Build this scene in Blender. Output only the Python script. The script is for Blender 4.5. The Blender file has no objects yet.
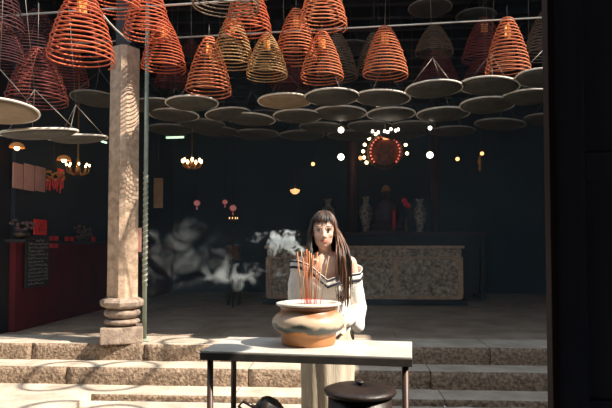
import bpy, bmesh, math, random
from mathutils import Vector, Matrix, noise, Euler
from mathutils.bvhtree import BVHTree
random.seed(7)
PI = math.pi
S = bpy.context.scene
COL = S.collection

# ---------------------------------------------------------------- camera, sky, sun, exposure
F, YAW, PITCH, SH, CZ = 600.0, 0.0645, math.atan(23/600.0), 21.0, 1.40
cd = bpy.data.cameras.new('camera'); cam = bpy.data.objects.new('camera', cd); COL.objects.link(cam)
cd.sensor_width = 36; cd.lens = F/612*36; cd.shift_y = SH/612; cd.clip_start = .05
cam.location = (0, 0, CZ); cam.rotation_euler = (PI/2+PITCH, 0, YAW)
S.camera = cam
w = bpy.data.worlds.new('sky'); S.world = w; w.use_nodes = True
bg = w.node_tree.nodes['Background']; bg.inputs[0].default_value = (.74, .84, .95, 1); bg.inputs[1].default_value = 1.35
sd = bpy.data.lights.new('sun', 'SUN'); sd.energy = 10.0; sd.angle = .012; sd.color = (1, .88, .74)
sun = bpy.data.objects.new('sun', sd); COL.objects.link(sun)
SUNDIR = Vector((-.66, .20, -.72)).normalized()
sun.rotation_euler = SUNDIR.to_track_quat('-Z', 'Y').to_euler()
vs = S.view_settings; vs.view_transform = 'Standard'; vs.look = 'None'; vs.exposure = 0.0; vs.gamma = 1; vs.use_curve_mapping = False
S.cycles.use_denoising = True
S.cycles.max_bounces = 8
S.cycles.volume_bounces = 1
S.cycles.sample_clamp_indirect = 4

def P(px, py, d):
    u = (px-306)/F; v = (204+SH-py)/F
    t = d/(math.cos(PITCH)-v*math.sin(PITCH))
    l = u*t; z = CZ+t*(math.sin(PITCH)+v*math.cos(PITCH))
    return Vector((l*math.cos(YAW)-d*math.sin(YAW), l*math.sin(YAW)+d*math.cos(YAW), z))

# ---------------------------------------------------------------- materials
def mat(name, col, rough=.7, metal=0, col2=None, scale=6, bump=0, bscale=None, emit=None, es=1, detail=6, spec=.5, ramp=(.35, .65), stretch=None):
    m = bpy.data.materials.new(name); m.use_nodes = True; nt = m.node_tree; N = nt.nodes; L = nt.links
    b = N['Principled BSDF']; b.inputs['Base Color'].default_value = (*col, 1)
    b.inputs['Roughness'].default_value = rough; b.inputs['Metallic'].default_value = metal
    b.inputs['Specular IOR Level'].default_value = spec
    tc = N.new('ShaderNodeTexCoord'); mp = N.new('ShaderNodeMapping'); L.new(tc.outputs['Object'], mp.inputs[0])
    if stretch: mp.inputs['Scale'].default_value = stretch
    if col2:
        n = N.new('ShaderNodeTexNoise'); n.inputs['Scale'].default_value = scale; n.inputs['Detail'].default_value = detail
        n.inputs['Roughness'].default_value = .62
        r = N.new('ShaderNodeValToRGB'); r.color_ramp.elements[0].color = (*col, 1); r.color_ramp.elements[1].color = (*col2, 1)
        r.color_ramp.elements[0].position, r.color_ramp.elements[1].position = ramp
        L.new(mp.outputs[0], n.inputs['Vector']); L.new(n.outputs['Fac'], r.inputs[0]); L.new(r.outputs[0], b.inputs['Base Color'])
    if bump:
        n2 = N.new('ShaderNodeTexNoise'); n2.inputs['Scale'].default_value = bscale or scale*4; n2.inputs['Detail'].default_value = 8
        bp = N.new('ShaderNodeBump'); bp.inputs['Strength'].default_value = bump; bp.inputs['Distance'].default_value = .02
        L.new(mp.outputs[0], n2.inputs['Vector']); L.new(n2.outputs['Fac'], bp.inputs['Height']); L.new(bp.outputs[0], b.inputs['Normal'])
    if emit:
        b.inputs['Emission Color'].default_value = (*emit, 1); b.inputs['Emission Strength'].default_value = es
    return m
M = {}
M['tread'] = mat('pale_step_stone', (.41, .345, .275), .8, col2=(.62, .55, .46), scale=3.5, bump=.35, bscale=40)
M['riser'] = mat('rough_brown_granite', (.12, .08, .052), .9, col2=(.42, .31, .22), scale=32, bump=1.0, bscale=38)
M['terrace'] = mat('terrace_stone', (.27, .21, .16), .65, col2=(.46, .37, .29), scale=2.2, bump=.25, bscale=30)
M['hallfloor'] = M['terrace']
M['dark'] = mat('dark_wall', (.018, .026, .036), .9, col2=(.032, .042, .052), scale=1.2)
M['darkwood'] = mat('dark_wood', (.012, .014, .020), .6, col2=(.024, .022, .026), scale=3, stretch=(4, 4, .4))
M['doorwood'] = mat('door_wood', (.045, .052, .080), .8, col2=(.060, .066, .095), scale=3, stretch=(6, 6, .5), spec=.2)
M['dooredge'] = mat('door_edge_wood', (.035, .018, .016), .7, col2=(.020, .012, .014), scale=4, stretch=(6, 6, .5), spec=.2)
M['redwall'] = mat('dark_red_paint', (.17, .012, .020), .6, col2=(.09, .009, .014), scale=2)
M['column'] = mat('column_granite', (.36, .25, .175), .85, col2=(.60, .445, .32), scale=14, bump=.35, bscale=50)
M['base'] = mat('column_base_stone', (.20, .15, .12), .85, col2=(.42, .33, .26), scale=10, bump=.4, bscale=50)
M['pole'] = mat('pale_green_paint', (.22, .29, .24), .5, col2=(.34, .40, .33), scale=9)
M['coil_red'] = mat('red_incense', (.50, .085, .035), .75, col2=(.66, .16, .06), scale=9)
M['coil_dark'] = mat('shade_darkened_incense', (.055, .014, .018), .8, col2=(.09, .022, .024), scale=9)  # shade of the left-hand coils put into the incense colour
M['coil_dim'] = mat('shaded_red_incense', (.15, .028, .026), .75, col2=(.24, .05, .036), scale=9)  # red incense with its shade put into the colour
M['coil_orange'] = mat('orange_incense', (.62, .17, .07), .75, col2=(.78, .27, .12), scale=9)
M['coil_tan'] = mat('tan_incense', (.46, .27, .11), .75, col2=(.62, .38, .17), scale=9)
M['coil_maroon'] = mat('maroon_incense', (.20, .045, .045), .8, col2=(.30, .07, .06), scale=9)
M['coil_grey'] = mat('dull_tan_incense', (.22, .16, .11), .8, col2=(.31, .22, .15), scale=9)  # duller, darker tan for some of the coils
M['wire'] = mat('wire_metal', (.22, .20, .17), .5, .6)
M['string'] = mat('red_thread', (.45, .12, .07), .8)
M['tag'] = mat('orange_paper', (.85, .30, .06), .8, col2=(.9, .48, .14), scale=30)
M['tray'] = mat('dark_metal_tray', (.048, .046, .042), .6, .1, col2=(.09, .085, .073), scale=7)  # dark grey-brown dish colour
M['rim'] = mat('highlit_tray_rim', (.60, .55, .46), .5, 0, col2=(.80, .74, .64), scale=9)  # pale rim, brightened in colour for its skylit highlight
M['tray_far'] = mat('dimmed_far_tray', (.035, .036, .035), .7, col2=(.06, .058, .052), scale=7)  # darker tray copy: dimness of the distance put into the colour
M['rim_far'] = mat('dimmed_far_rim', (.16, .15, .13), .6, col2=(.26, .24, .20), scale=7)  # darker rim copy, with the same dimness put into its colour
M['tray_tan'] = mat('tan_metal_tray', (.22, .155, .10), .55, .1, col2=(.32, .235, .16), scale=6)
M['rod'] = mat('galvanised_rod', (.55, .52, .46), .45, .5)
M['tabletop'] = mat('brushed_steel_tabletop', (.52, .49, .44), .38, .1, col2=(.74, .71, .65), scale=5, bump=.05)
M['tableedge'] = mat('grey_table_edge', (.03, .028, .026), .6, .1, col2=(.075, .062, .052), scale=12)
M['leg'] = mat('brown_painted_leg', (.05, .035, .03), .45, .3, col2=(.10, .06, .045), scale=10)
M['alum'] = mat('ash', (.55, .50, .45), .95, col2=(.38, .34, .30), scale=40, bump=.6)
M['rimpot'] = mat('pale_pot_rim', (.70, .62, .53), .4, col2=(.82, .76, .68), scale=9)
M['stick'] = mat('incense_stick', (.62, .22, .09), .8)
M['stick2'] = mat('tan_incense_stick', (.62, .42, .22), .8)
M['stickred'] = mat('red_bamboo_handle', (.70, .06, .05), .7)
M['bin'] = mat('blackened_iron', (.010, .007, .006), .45, 0, col2=(.028, .015, .011), scale=9, bump=.2, bscale=25)
M['bag'] = mat('black_plastic', (.012, .011, .012), .28, 0, col2=(.03, .024, .02), scale=8)
M['skin'] = mat('skin', (.74, .47, .35), .5, col2=(.80, .53, .41), scale=8)
M['hair'] = mat('dark_hair', (.010, .008, .008), .5, col2=(.032, .018, .013), scale=5, stretch=(14, 14, .8))
M['hairb'] = mat('brown_hair_ends', (.09, .04, .022), .5, col2=(.24, .11, .055), scale=5, stretch=(14, 14, .8))
M['blouse'] = mat('white_cotton', (.74, .73, .69), .85, col2=(.84, .83, .79), scale=12, bump=.3, bscale=16)
M['navy'] = mat('navy_braid', (.015, .016, .03), .8)
M['white'] = mat('white_braid', (.8, .79, .75), .8)
M['skirt'] = mat('cream_linen', (.52, .44, .34), .9, col2=(.66, .58, .46), scale=7, stretch=(9, 9, .8), bump=.3, bscale=20)
M['eyew'] = mat('eye_white', (.36, .32, .30), .4)
M['iris'] = mat('iris_brown', (.015, .008, .006), .2)
M['lip'] = mat('lips', (.50, .13, .11), .4)
M['brow'] = mat('eyebrow_hair', (.06, .035, .025), .8)
M['shoe'] = mat('brown_leather', (.12, .07, .045), .5)
M['altar'] = mat('carved_altar_stone', (.20, .15, .11), .85, col2=(.85, .70, .52), scale=17, bump=.8, bscale=40)
M['altarframe'] = mat('altar_frame_stone', (.50, .34, .22), .8, col2=(.80, .56, .36), scale=12, bump=.5, bscale=40)
M['plinth'] = mat('black_plinth_stone', (.012, .014, .018), .6)
M['porcelain'] = mat('patterned_porcelain', (.34, .32, .28), .3, col2=(.085, .06, .05), scale=16, ramp=(.46, .58))
M['paper'] = mat('faded_pink_paper', (.62, .34, .28), .85, col2=(.50, .27, .23), scale=6)
M['duskpink'] = mat('dusky_pink_petals', (.16, .09, .085), .8, col2=(.09, .05, .05), scale=20)
M['redpaper'] = mat('bright_red_paper', (.80, .035, .03), .7)
M['redtag'] = mat('red_paper_tag', (.80, .05, .05), .7)
M['board'] = mat('black_noticeboard', (.03, .035, .04), .5)
M['chalk'] = mat('grey_lettering', (.55, .52, .50), .8)
M['darkred'] = mat('dark_red_ink', (.20, .01, .01), .8)
M['gold'] = mat('gilt', (.55, .28, .07), .35, .7, col2=(.35, .14, .04), scale=20)
M['goldplaque'] = mat('ochre_plaque', (.22, .12, .05), .6, col2=(.14, .07, .03), scale=12)
M['lacq'] = mat('red_lacquer', (.07, .010, .012), .5, col2=(.035, .006, .008), scale=6)
M['petal'] = mat('red_petals', (.75, .03, .07), .6)
M['leaf'] = mat('dark_leaves', (.02, .05, .02), .6)
M['bronze'] = mat('bronze', (.16, .10, .06), .4, .7, col2=(.07, .05, .035), scale=12)
M['shade'] = mat('orange_glass_shade', (.55, .22, .06), .35, emit=(1, .35, .07), es=.10)
def lampm(n, c, s): M[n] = mat(n, (.8, .8, .8), .5, emit=c, es=s)
lampm('bulb_warm', (1, .62, .28), 9); lampm('bulb_white', (1, .90, .72), 7); lampm('bulb_dim', (1, .50, .18), 2.6)
lampm('led_red', (1, .10, .06), 1.1); lampm('tube_green', (.62, 1, .62), 1.6); lampm('lamp_square', (1, .80, .45), 1.6); lampm('lantern_red', (1, .05, .06), .16)
lampm('glow_orange', (1, .42, .14), 1.6)

# pot glaze: terracotta with a pale shoulder band and dark green drips, set by height
def pot_mat():
    m = bpy.data.materials.new('glazed_terracotta'); m.use_nodes = True; nt = m.node_tree; N = nt.nodes; L = nt.links
    b = N['Principled BSDF']; b.inputs['Roughness'].default_value = .38
    tc = N.new('ShaderNodeTexCoord'); sp = N.new('ShaderNodeSeparateXYZ'); L.new(tc.outputs['Object'], sp.inputs[0])
    n = N.new('ShaderNodeTexNoise'); n.inputs['Scale'].default_value = 7; n.inputs['Detail'].default_value = 4
    mp = N.new('ShaderNodeMapping'); mp.inputs['Scale'].default_value = (1, 1, .7); L.new(tc.outputs['Object'], mp.inputs[0]); L.new(mp.outputs[0], n.inputs['Vector'])
    a = N.new('ShaderNodeMath'); a.operation = 'MULTIPLY_ADD'; a.inputs[1].default_value = .12; L.new(n.outputs['Fac'], a.inputs[0]); L.new(sp.outputs['Z'], a.inputs[2])
    mr = N.new('ShaderNodeMapRange'); mr.inputs['From Min'].default_value = 0; mr.inputs['From Min'].default_value = .02; mr.inputs['From Max'].default_value = .33; L.new(a.outputs[0], mr.inputs[0])
    r = N.new('ShaderNodeValToRGB'); e = r.color_ramp.elements
    e[0].position = 0; e[0].color = (.40, .17, .055, 1); e[1].position = 1; e[1].color = (.34, .15, .07, 1)
    for p, c in ((.36, (.44, .19, .06)), (.42, (.035, .05, .045)), (.50, (.05, .07, .06)), (.56, (.60, .48, .35)), (.68, (.56, .41, .28)), (.74, (.36, .17, .08))):
        k = e.new(p); k.color = (*c, 1)
    L.new(mr.outputs[0], r.inputs[0]); L.new(r.outputs[0], b.inputs['Base Color'])
    return m
M['pot'] = pot_mat()

# ---------------------------------------------------------------- mesh helpers
def obj(name, bm, m, parent=None, smooth=False, loc=None, rot=None):
    me = bpy.data.meshes.new(name)
    bmesh.ops.recalc_face_normals(bm, faces=bm.faces[:])
    bm.to_mesh(me); bm.free()
    for mm in (m if isinstance(m, (list, tuple)) else [m]): me.materials.append(mm)
    if smooth: me.polygons.foreach_set('use_smooth', [True]*len(me.polygons))
    o = bpy.data.objects.new(name, me); COL.objects.link(o)
    if parent: o.parent = parent
    if loc is not None: o.location = loc
    if rot is not None: o.rotation_euler = rot
    return o
def tag(o, label, cat, group=None, kind=None):
    o['label'] = label; o['category'] = cat
    if group: o['group'] = group
    if kind: o['kind'] = kind
    return o
def thing(name, label, cat, loc=(0, 0, 0), rot=(0, 0, 0), group=None):
    o = bpy.data.objects.new(name, None); COL.objects.link(o); o.empty_display_size = .1
    o.location = loc; o.rotation_euler = rot
    return tag(o, label, cat, group)
def struct(name, bm, m, parent=None, smooth=False):
    o = obj(name, bm, m, parent, smooth)
    if not parent: o['kind'] = 'structure'
    return o
def B(): return bmesh.new()
def box(bm, c, s, rz=0, bev=0, rot=None):
    t = bmesh.new(); bmesh.ops.create_cube(t, size=1)
    for v in t.verts: v.co = Vector((v.co.x*s[0], v.co.y*s[1], v.co.z*s[2]))
    if bev: bmesh.ops.bevel(t, geom=t.edges[:], offset=bev, segments=2, affect='EDGES', profile=.6)
    R = (rot.to_matrix() if rot else Matrix.Rotation(rz, 3, 'Z'))
    merge(bm, t, R.to_4x4(), Vector(c)); return bm
def box2(bm, a, b, bev=0):
    a = Vector(a); b = Vector(b); return box(bm, (a+b)/2, [abs(q) for q in (b-a)], 0, bev)
def merge(bm, t, Mx, off=Vector((0, 0, 0)), mi=None):
    vm = {}
    for v in t.verts: vm[v] = bm.verts.new((Mx @ v.co)+off)
    for f in t.faces:
        try:
            nf = bm.faces.new([vm[v] for v in f.verts]); nf.material_index = f.material_index if mi is None else mi; nf.smooth = f.smooth
        except ValueError: pass
    t.free()
def lathe(bm, prof, seg=32, c=(0, 0, 0), cap=True, phase=0):
    rings = []
    for r, z in prof:
        rings.append([bm.verts.new((c[0]+r*math.cos(2*PI*i/seg+phase), c[1]+r*math.sin(2*PI*i/seg+phase), c[2]+z)) for i in range(seg)])
    for a, b in zip(rings, rings[1:]):
        for i in range(seg): bm.faces.new((a[i], a[(i+1) % seg], b[(i+1) % seg], b[i]))
    if cap:
        bm.faces.new(rings[0][::-1]); bm.faces.new(rings[-1])
    return bm
def tube(bm, pts, r, sides=6, closed=False, cap=True, mi=0):
    pts = [Vector(p) for p in pts]; n = len(pts); rings = []
    up = Vector((0, 0, 1)); prev = None
    for i, p in enumerate(pts):
        if closed: t = pts[(i+1) % n]-pts[i-1]
        else: t = pts[min(i+1, n-1)]-pts[max(i-1, 0)]
        t.normalize()
        if prev is None:
            a = t.cross(up) if abs(t.z) < .95 else t.cross(Vector((1, 0, 0)))
        else: a = prev-t*prev.dot(t)
        a.normalize(); prev = a; b = t.cross(a)
        rr = r[i] if isinstance(r, (list, tuple)) else r
        rings.append([bm.verts.new(p+(a*math.cos(2*PI*k/sides)+b*math.sin(2*PI*k/sides))*rr) for k in range(sides)])
    m = n if closed else n-1
    for i in range(m):
        A, Bq = rings[i], rings[(i+1) % n]
        for k in range(sides):
            f = bm.faces.new((A[k], A[(k+1) % sides], Bq[(k+1) % sides], Bq[k])); f.material_index = mi; f.smooth = True
    if cap and not closed:
        bm.faces.new(rings[0][::-1]).material_index = mi; bm.faces.new(rings[-1]).material_index = mi
    return bm
def ell(bm, c, r, rot=None, seg=20, rings=12, mi=0):
    t = bmesh.new(); bmesh.ops.create_uvsphere(t, u_segments=seg, v_segments=rings, radius=1)
    for f in t.faces: f.smooth = True
    Mx = (rot.to_matrix().to_4x4() if rot else Matrix.Identity(4)) @ Matrix.Diagonal((r[0], r[1], r[2], 1))
    merge(bm, t, Mx, Vector(c), mi); return bm
def caps(bm, a, b, ra, rb, seg=14, flat=1.0):
    a = Vector(a); b = Vector(b); L = (b-a).length; pr = []
    for i in range(6): q = PI/2*i/5; pr.append((max(ra*math.sin(q), 1e-4), -ra*math.cos(q)))
    for i in range(6): q = PI/2*i/5; pr.append((max(rb*math.cos(q), 1e-4), L+rb*math.sin(q)))
    t = lathe(bmesh.new(), pr, seg)
    Mx = (b-a).to_track_quat('Z', 'Y').to_matrix().to_4x4() @ Matrix.Diagonal((1, flat, 1, 1))
    merge(bm, t, Mx, a); return bm
def remesh(name, bm, m, voxel, parent, smooth_it=3, fn=None):
    me = bpy.data.meshes.new('tmp'); bmesh.ops.recalc_face_normals(bm, faces=bm.faces[:]); bm.to_mesh(me); bm.free()
    o = bpy.data.objects.new('tmp', me); COL.objects.link(o)
    r = o.modifiers.new('r', 'REMESH'); r.mode = 'VOXEL'; r.voxel_size = voxel
    s = o.modifiers.new('s', 'SMOOTH'); s.factor = .5; s.iterations = smooth_it
    dg = bpy.context.evaluated_depsgraph_get(); dg.update()
    me2 = bpy.data.meshes.new_from_object(o.evaluated_get(dg)); bpy.data.objects.remove(o); bpy.data.meshes.remove(me)
    b2 = bmesh.new(); b2.from_mesh(me2); bpy.data.meshes.remove(me2)
    if fn: fn(b2)
    return obj(name, b2, m, parent, True)

# ---------------------------------------------------------------- setting
GX0, GX1 = -9, 9
TZ = .40
LX = -3.95                                       # left hall wall
struct('floor', box2(B(), (GX0, -3, -.2), (GX1, 5.42, 0)), M['tread'])
EX = -2.33
def step(name, y0, y1, z0, z1, x0, x1, seed):
    """a course of separate long stones: rough split front face, flatter top"""
    rnd = random.Random(seed); bm = B(); x = x0
    while x < x1-.01:
        L = min(rnd.uniform(1.2, 2.1), x1-x)
        if x1-(x+L) < .5: L = x1-x
        nx = max(2, int(L/.07)); nz = 4; dy = rnd.uniform(-.008, .008)
        a = x+.004; b = x+L-.004
        g = []
        for j in range(nz+1):
            row = []
            for i in range(nx+1):
                px = a+(b-a)*i/nx; pz = z0+(z1-z0)*j/nz
                off = .016*noise.noise(Vector((px*9, pz*14, seed*7.)))+.008*noise.noise(Vector((px*30, pz*40, seed*3.)))
                if j == nz: off = off*.5+.010
                row.append(bm.verts.new((px, y0+dy+off, pz)))
            g.append(row)
        for j in range(nz):
            for i in range(nx):
                f = bm.faces.new((g[j][i], g[j][i+1], g[j+1][i+1], g[j+1][i])); f.material_index = 1; f.smooth = True
        top = [bm.verts.new((a+(b-a)*i/nx, y1, z1)) for i in range(nx+1)]
        for i in range(nx): bm.faces.new((g[nz][i], g[nz][i+1], top[i+1], top[i])).material_index = 0
        # end faces
        for side in (0, nx):
            vb = bm.verts.new((g[0][side].co.x, y1, z0))
            bm.faces.new([g[j][side] for j in range(nz+1)]+[top[side], vb]).material_index = 1
        x += L
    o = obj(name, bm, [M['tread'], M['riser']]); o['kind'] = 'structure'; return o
step('trim_bottom_step', 5.42, 5.82, 0, .06, EX, 7, 1)
struct('trim_left_paving', box2(B(), (-8, -3, 0), (EX, 5.82, .06), .004), M['tread'])
step('trim_lower_step', 5.80, 6.19, .0, .23, -8, 7, 2)
step('trim_upper_step', 6.155, 6.75, .2, TZ, -8, 7, 3)
bm = B()
rnd = random.Random(5)
y = 6.752
while y < 14:
    x = -8+rnd.uniform(-.4, 0)
    h = .62
    while x < 8:
        L = rnd.uniform(.8, 1.3); box2(bm, (x+.003, y+.003, .2), (x+L-.003, y+h-.003, TZ-rnd.uniform(0, .003)), .003); x += L
    y += h
struct('floor_hall', bm, M['hallfloor'])
struct('floor_hall_bed', box2(B(), (-8, 6.76, 0), (8, 14.2, .39)), M['terrace'])
struct('wall_back', box2(B(), (-6, 13.6, 0), (7, 13.8, 5.6)), M['dark'])
struct('wall_left', box2(B(), (LX-.2, 6.95, 1.48), (LX, 13.6, 5.6)), M['dark'])
struct('wall_left_panel', box2(B(), (LX-.22, 6.95, TZ), (LX+.02, 13.6, 1.48)), M['redwall'])
struct('trim_left_pier', box2(B(), (LX-.5, 6.55, TZ), (LX-.05, 6.95, 5.6), .01), M['darkwood'])
struct('wall_right', box2(B(), (4.6, 6.6, TZ), (4.8, 13.6, 5.6)), M['dark'])
struct('ceiling', box2(B(), (-6, 5.78, 4.75), (7, 14, 4.95)), M['darkwood'])
bm = B()
for i in range(16): box2(bm, (-6, 6.4+i*.46, 4.60), (7, 6.5+i*.46, 4.75))
struct('trim_ceiling_beams', bm, M['darkwood'])
struct('ceiling_right', box2(B(), (4.2, -2, 4.5), (9, 6.6, 4.7)), M['darkwood'])
struct('wall_courtyard_right', box2(B(), (6.2, -2, 0), (6.4, 6.8, 4.5)), M['dark'])
struct('wall_courtyard_left', box2(B(), (-6.4, -2, 0), (-6.2, 6.8, 4.9)), M['dark'])
struct('ceiling_front', box2(B(), (-7, -3, 2.95), (4.15, 2.12, 3.15)), M['darkwood'])
struct('wall_front', box2(B(), (-7, -3.2, 0), (7, -3, 4)), M['dark'])

# right foreground door leaf (dark, seen edge and face)
dl = P(553.5, 300, 2.2)
dr = thing('door_1', 'dark wooden door leaf filling the right edge of the picture', 'door', (dl.x, dl.y, 0), (0, 0, YAW-.12))
del dr['label'], dr['category']; dr['kind'] = 'structure'
box2(B(), (0, 0, 0), (1, 1, 1))
obj('door_edge', box2(B(), (-.012, -.02, 0), (.014, .055, 3.15), .004), M['dooredge'], dr)
bm = B(); box2(bm, (.014, 0, .0), (.12, .05, 3.15), .004); box2(bm, (.86, 0, 0), (.98, .05, 3.15), .004)
obj('stile', bm, M['doorwood'], dr)
bm = B()
for z in (.02, .75, 1.65, 2.45, 3.05): box2(bm, (.12, .002, z), (.86, .048, z+.10), .004)
obj('rail', bm, M['doorwood'], dr)
obj('door_panel', box2(B(), (.12, .018, .05), (.86, .034, 3.1)), M['doorwood'], dr)

# ---------------------------------------------------------------- column at the terrace edge
cp = P(122, 341, 6.44); cx, cy = cp.x, cp.y
col = thing('stone_column', 'tall tan granite column on a stacked stone base at the terrace edge', 'column', (cx, cy, TZ))
obj('base_block', box(B(), (0, 0, .085), (.43, .36, .17), .33, .014), M['base'], col)
def octo(bm, prof, a=.72, rot=.10, cap=True):
    rings = []
    for r, z in prof:
        ring = []
        for k in range(4):
            for s in (-1, 1):
                q = PI/4+k*PI/2+s*PI/4*a*.62+rot
                ring.append(bm.verts.new((r*math.cos(q), r*math.sin(q), z)))
        rings.append(ring)
    n = 8
    for A, Bq in zip(rings, rings[1:]):
        for i in range(n): bm.faces.new((A[i], A[(i+1) % n], Bq[(i+1) % n], Bq[i]))
    if cap: bm.faces.new(rings[0][::-1]); bm.faces.new(rings[-1])
    return bm
obj('base_drum', lathe(B(), [(.13, .165), (.135, .19), (.18, .205), (.186, .222), (.176, .24), (.13, .25)], 40), M['base'], col, True)
obj('base_cushion', lathe(B(), [(.125, .245), (.14, .262), (.178, .285), (.190, .31), (.182, .335), (.15, .36)], 40), M['base'], col, True)
obj('base_slab', octo(B(), [(.15, .355), (.20, .375), (.226, .39), (.236, .43), (.222, .452), (.165, .475)], .8, -.15), M['base'], col)
obj('shaft', octo(B(), [(.160, .47), (.157, 1.6), (.152, 3.16)], .42, -.50), M['column'], col)
obj('bracket', box2(box2(B(), (-.08, -.08, 3.16), (.08, .08, 4.76), .01), (-.06, -.3, 3.85), (.06, .3, 4.0), .01), M['darkwood'], col)
pb = P(144.3, 330, 6.48)
pl = thing('metal_pole', 'slim pale green metal pole just right of the granite column', 'pole', (pb.x, pb.y, TZ))
obj('shaft', lathe(B(), [(.024, .02), (.024, 4.2)], 16), M['pole'], pl, True)
obj('floor_flange', lathe(B(), [(.05, 0), (.05, .012), (.03, .03)], 20), M['pole'], pl, True)
bm = B()
pts = [(.027*math.cos(a*.5), .027*math.sin(a*.5), .60+a*.0047) for a in range(0, 260)]
tube(bm, pts, .006, 5)
obj('rope_wrap', bm, M['rod'], pl)
q = P(139.5, 252, 6.46)
tag(obj('paper_notice', box(B(), (q.x, q.y, q.z+.13), (.04, .008, .26), 0, .001), M['paper']), 'narrow pale strip notice between the granite column and the green pole', 'notice')

# ---------------------------------------------------------------- rods the incense hangs from
def rod(a, b, label, r=.010, grp='ceiling rods'):
    tag(obj('hanging_rod', tube(B(), [a, b], r, 10), M['rod']), label, 'rod', grp)
A = P(60, 36, 6.75); Bp = P(548, -1, 5.95)
A.z = Bp.z = 3.72
rod(A, Bp, 'long pale metal rod running across the front row of incense coils')
A2 = P(-60, 12, 6.1); B2 = P(200, 0, 5.6); zz = B2.z; A2.z = zz
rod(A2, B2+Vector((3.6, -.25, 0)), 'upper pale rod over the second row of coils at the top edge')

q0 = P(88, -6, 5.9); q1 = P(131, 42, 6.3)
tag(obj('sagging_rope', tube(B(), [q0+(q1-q0)*k/8+Vector((0, 0, -.05*math.sin(PI*k/8))) for k in range(9)], .010, 6), M['rod']), 'pale rope slanting down to the top of the granite column', 'rope')
# ---------------------------------------------------------------- spiral incense coils
def coil_mesh(R=.24, H=.58, turns=16, r=.0062, bell=.8, sag=0.0):
    bm = B(); n = turns*28; pts = []
    for i in range(n+1):
        t = i/n
        rr = .035+(R-.035)*(1-(1-t)**1.35)**bell if True else 0
        z = -H*(t**1.05)
        a = 2*PI*turns*t
        wob = 1+.02*math.sin(a*.37)
        pts.append((rr*wob*math.cos(a), rr*wob*math.sin(a), z+sag*math.sin(a*1.0)*t))
    tube(bm, pts, r, 5)
    return bm
mesh_cache = {}
def coil(px, py_top, py_bot, wpx, d, m, label, group='hanging incense coils', tagc=True, spin=0, tilt=0, rodz=None):
    H = (P(px, py_top, d)-P(px, py_bot, d)).z; R = wpx*d/F/2
    key = (m, )
    top = P(px, py_top, d)
    t = thing('incense_coil', label, 'incense coil', top, (tilt, tilt*.6, spin), group)
    if m not in mesh_cache:
        o = obj('spiral', coil_mesh(), M[m], None, True); me = o.data; bpy.data.objects.remove(o)
        w1 = obj('support_thread', tube(B(), [(0, 0, 0), (.13, 0, -.2), (.19, 0, -.4), (.238, 0, -.58)], .002, 4), M['string']); me1 = w1.data; bpy.data.objects.remove(w1)
        b_ = B()
        for k in range(4):
            ang = k*1.7+.3
            box(b_, (.022*math.cos(ang), .022*math.sin(ang), -.12-.012*k), (.034, .003, .12), ang, 0)
        w2 = obj('paper_tags', b_, M['tag']); me2 = w2.data; bpy.data.objects.remove(w2)
        mesh_cache[m] = (me, me1, me2)
    me, me1, me2 = mesh_cache[m]
    sc = (R/.24, R/.24, H/.58)
    def ch(n, mesh, rz=0):
        o = bpy.data.objects.new(n, mesh); COL.objects.link(o); o.parent = t; o.scale = sc; o.rotation_euler = (0, 0, rz); return o
    ch('spiral', me)
    for k in range(3): ch('support_thread', me1, k*2*PI/3+.4)
    if tagc: ch('paper_tags', me2)
    z2 = (4.76 if d > 6.55 else max(3.72, top.z+.12))-top.z
    obj('hanging_wire', tube(B(), [(0, 0, -.02), (0, 0, z2)], .0025, 5), M['wire'], t)
    return t
C = coil
# front, sunlit
C(82, -14, 62, 66, 4.35, 'coil_red', 'largest red spiral coil, at the top left in front of the column', spin=1)
C(115, -48, 10, 52, 5.3, 'coil_red', 'red coil cut by the top edge between the largest coil and the column', spin=2)
C(148, -22, 38, 48, 5.75, 'coil_red', 'red coil hanging right in front of the column top', spin=.4)
C(164, 20, 70, 45, 6.15, 'coil_red', 'red coil just right of the green pole, below another red coil', spin=.9)
C(209, 37, 94, 46, 6.15, 'coil_orange', 'orange coil hanging lowest, second to the right of the green pole', spin=2.2)
C(233, 14, 67, 43, 6.2, 'coil_tan', 'yellowish tan coil partly behind the lowest orange coil', spin=.1)
C(248, -22, 34, 48, 5.8, 'coil_red', 'red coil at the top edge above the two yellowish coils', spin=1.2)
C(267, 34, 77, 42, 6.1, 'coil_tan', 'small yellow coil between two orange coils, right of the lowest one', spin=3)
C(296, 9, 60, 43, 6.2, 'coil_orange', 'orange coil directly right of the small yellow coil', spin=1.9)
C(323, -28, 28, 49, 5.7, 'coil_orange', 'orange coil cut by the top edge above the woman', spin=.6)
C(322, 32, 80, 44, 6.1, 'coil_orange', 'orange coil hanging straight above the woman', spin=2.7)
C(385, 26, 77, 46, 6.15, 'coil_orange', 'lone orange coil on the long rod right of the woman', spin=1.1)
C(507, 17, 76, 45, 5.95, 'coil_orange', 'bright orange coil nearest the dark door on the right', spin=.2)
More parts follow.
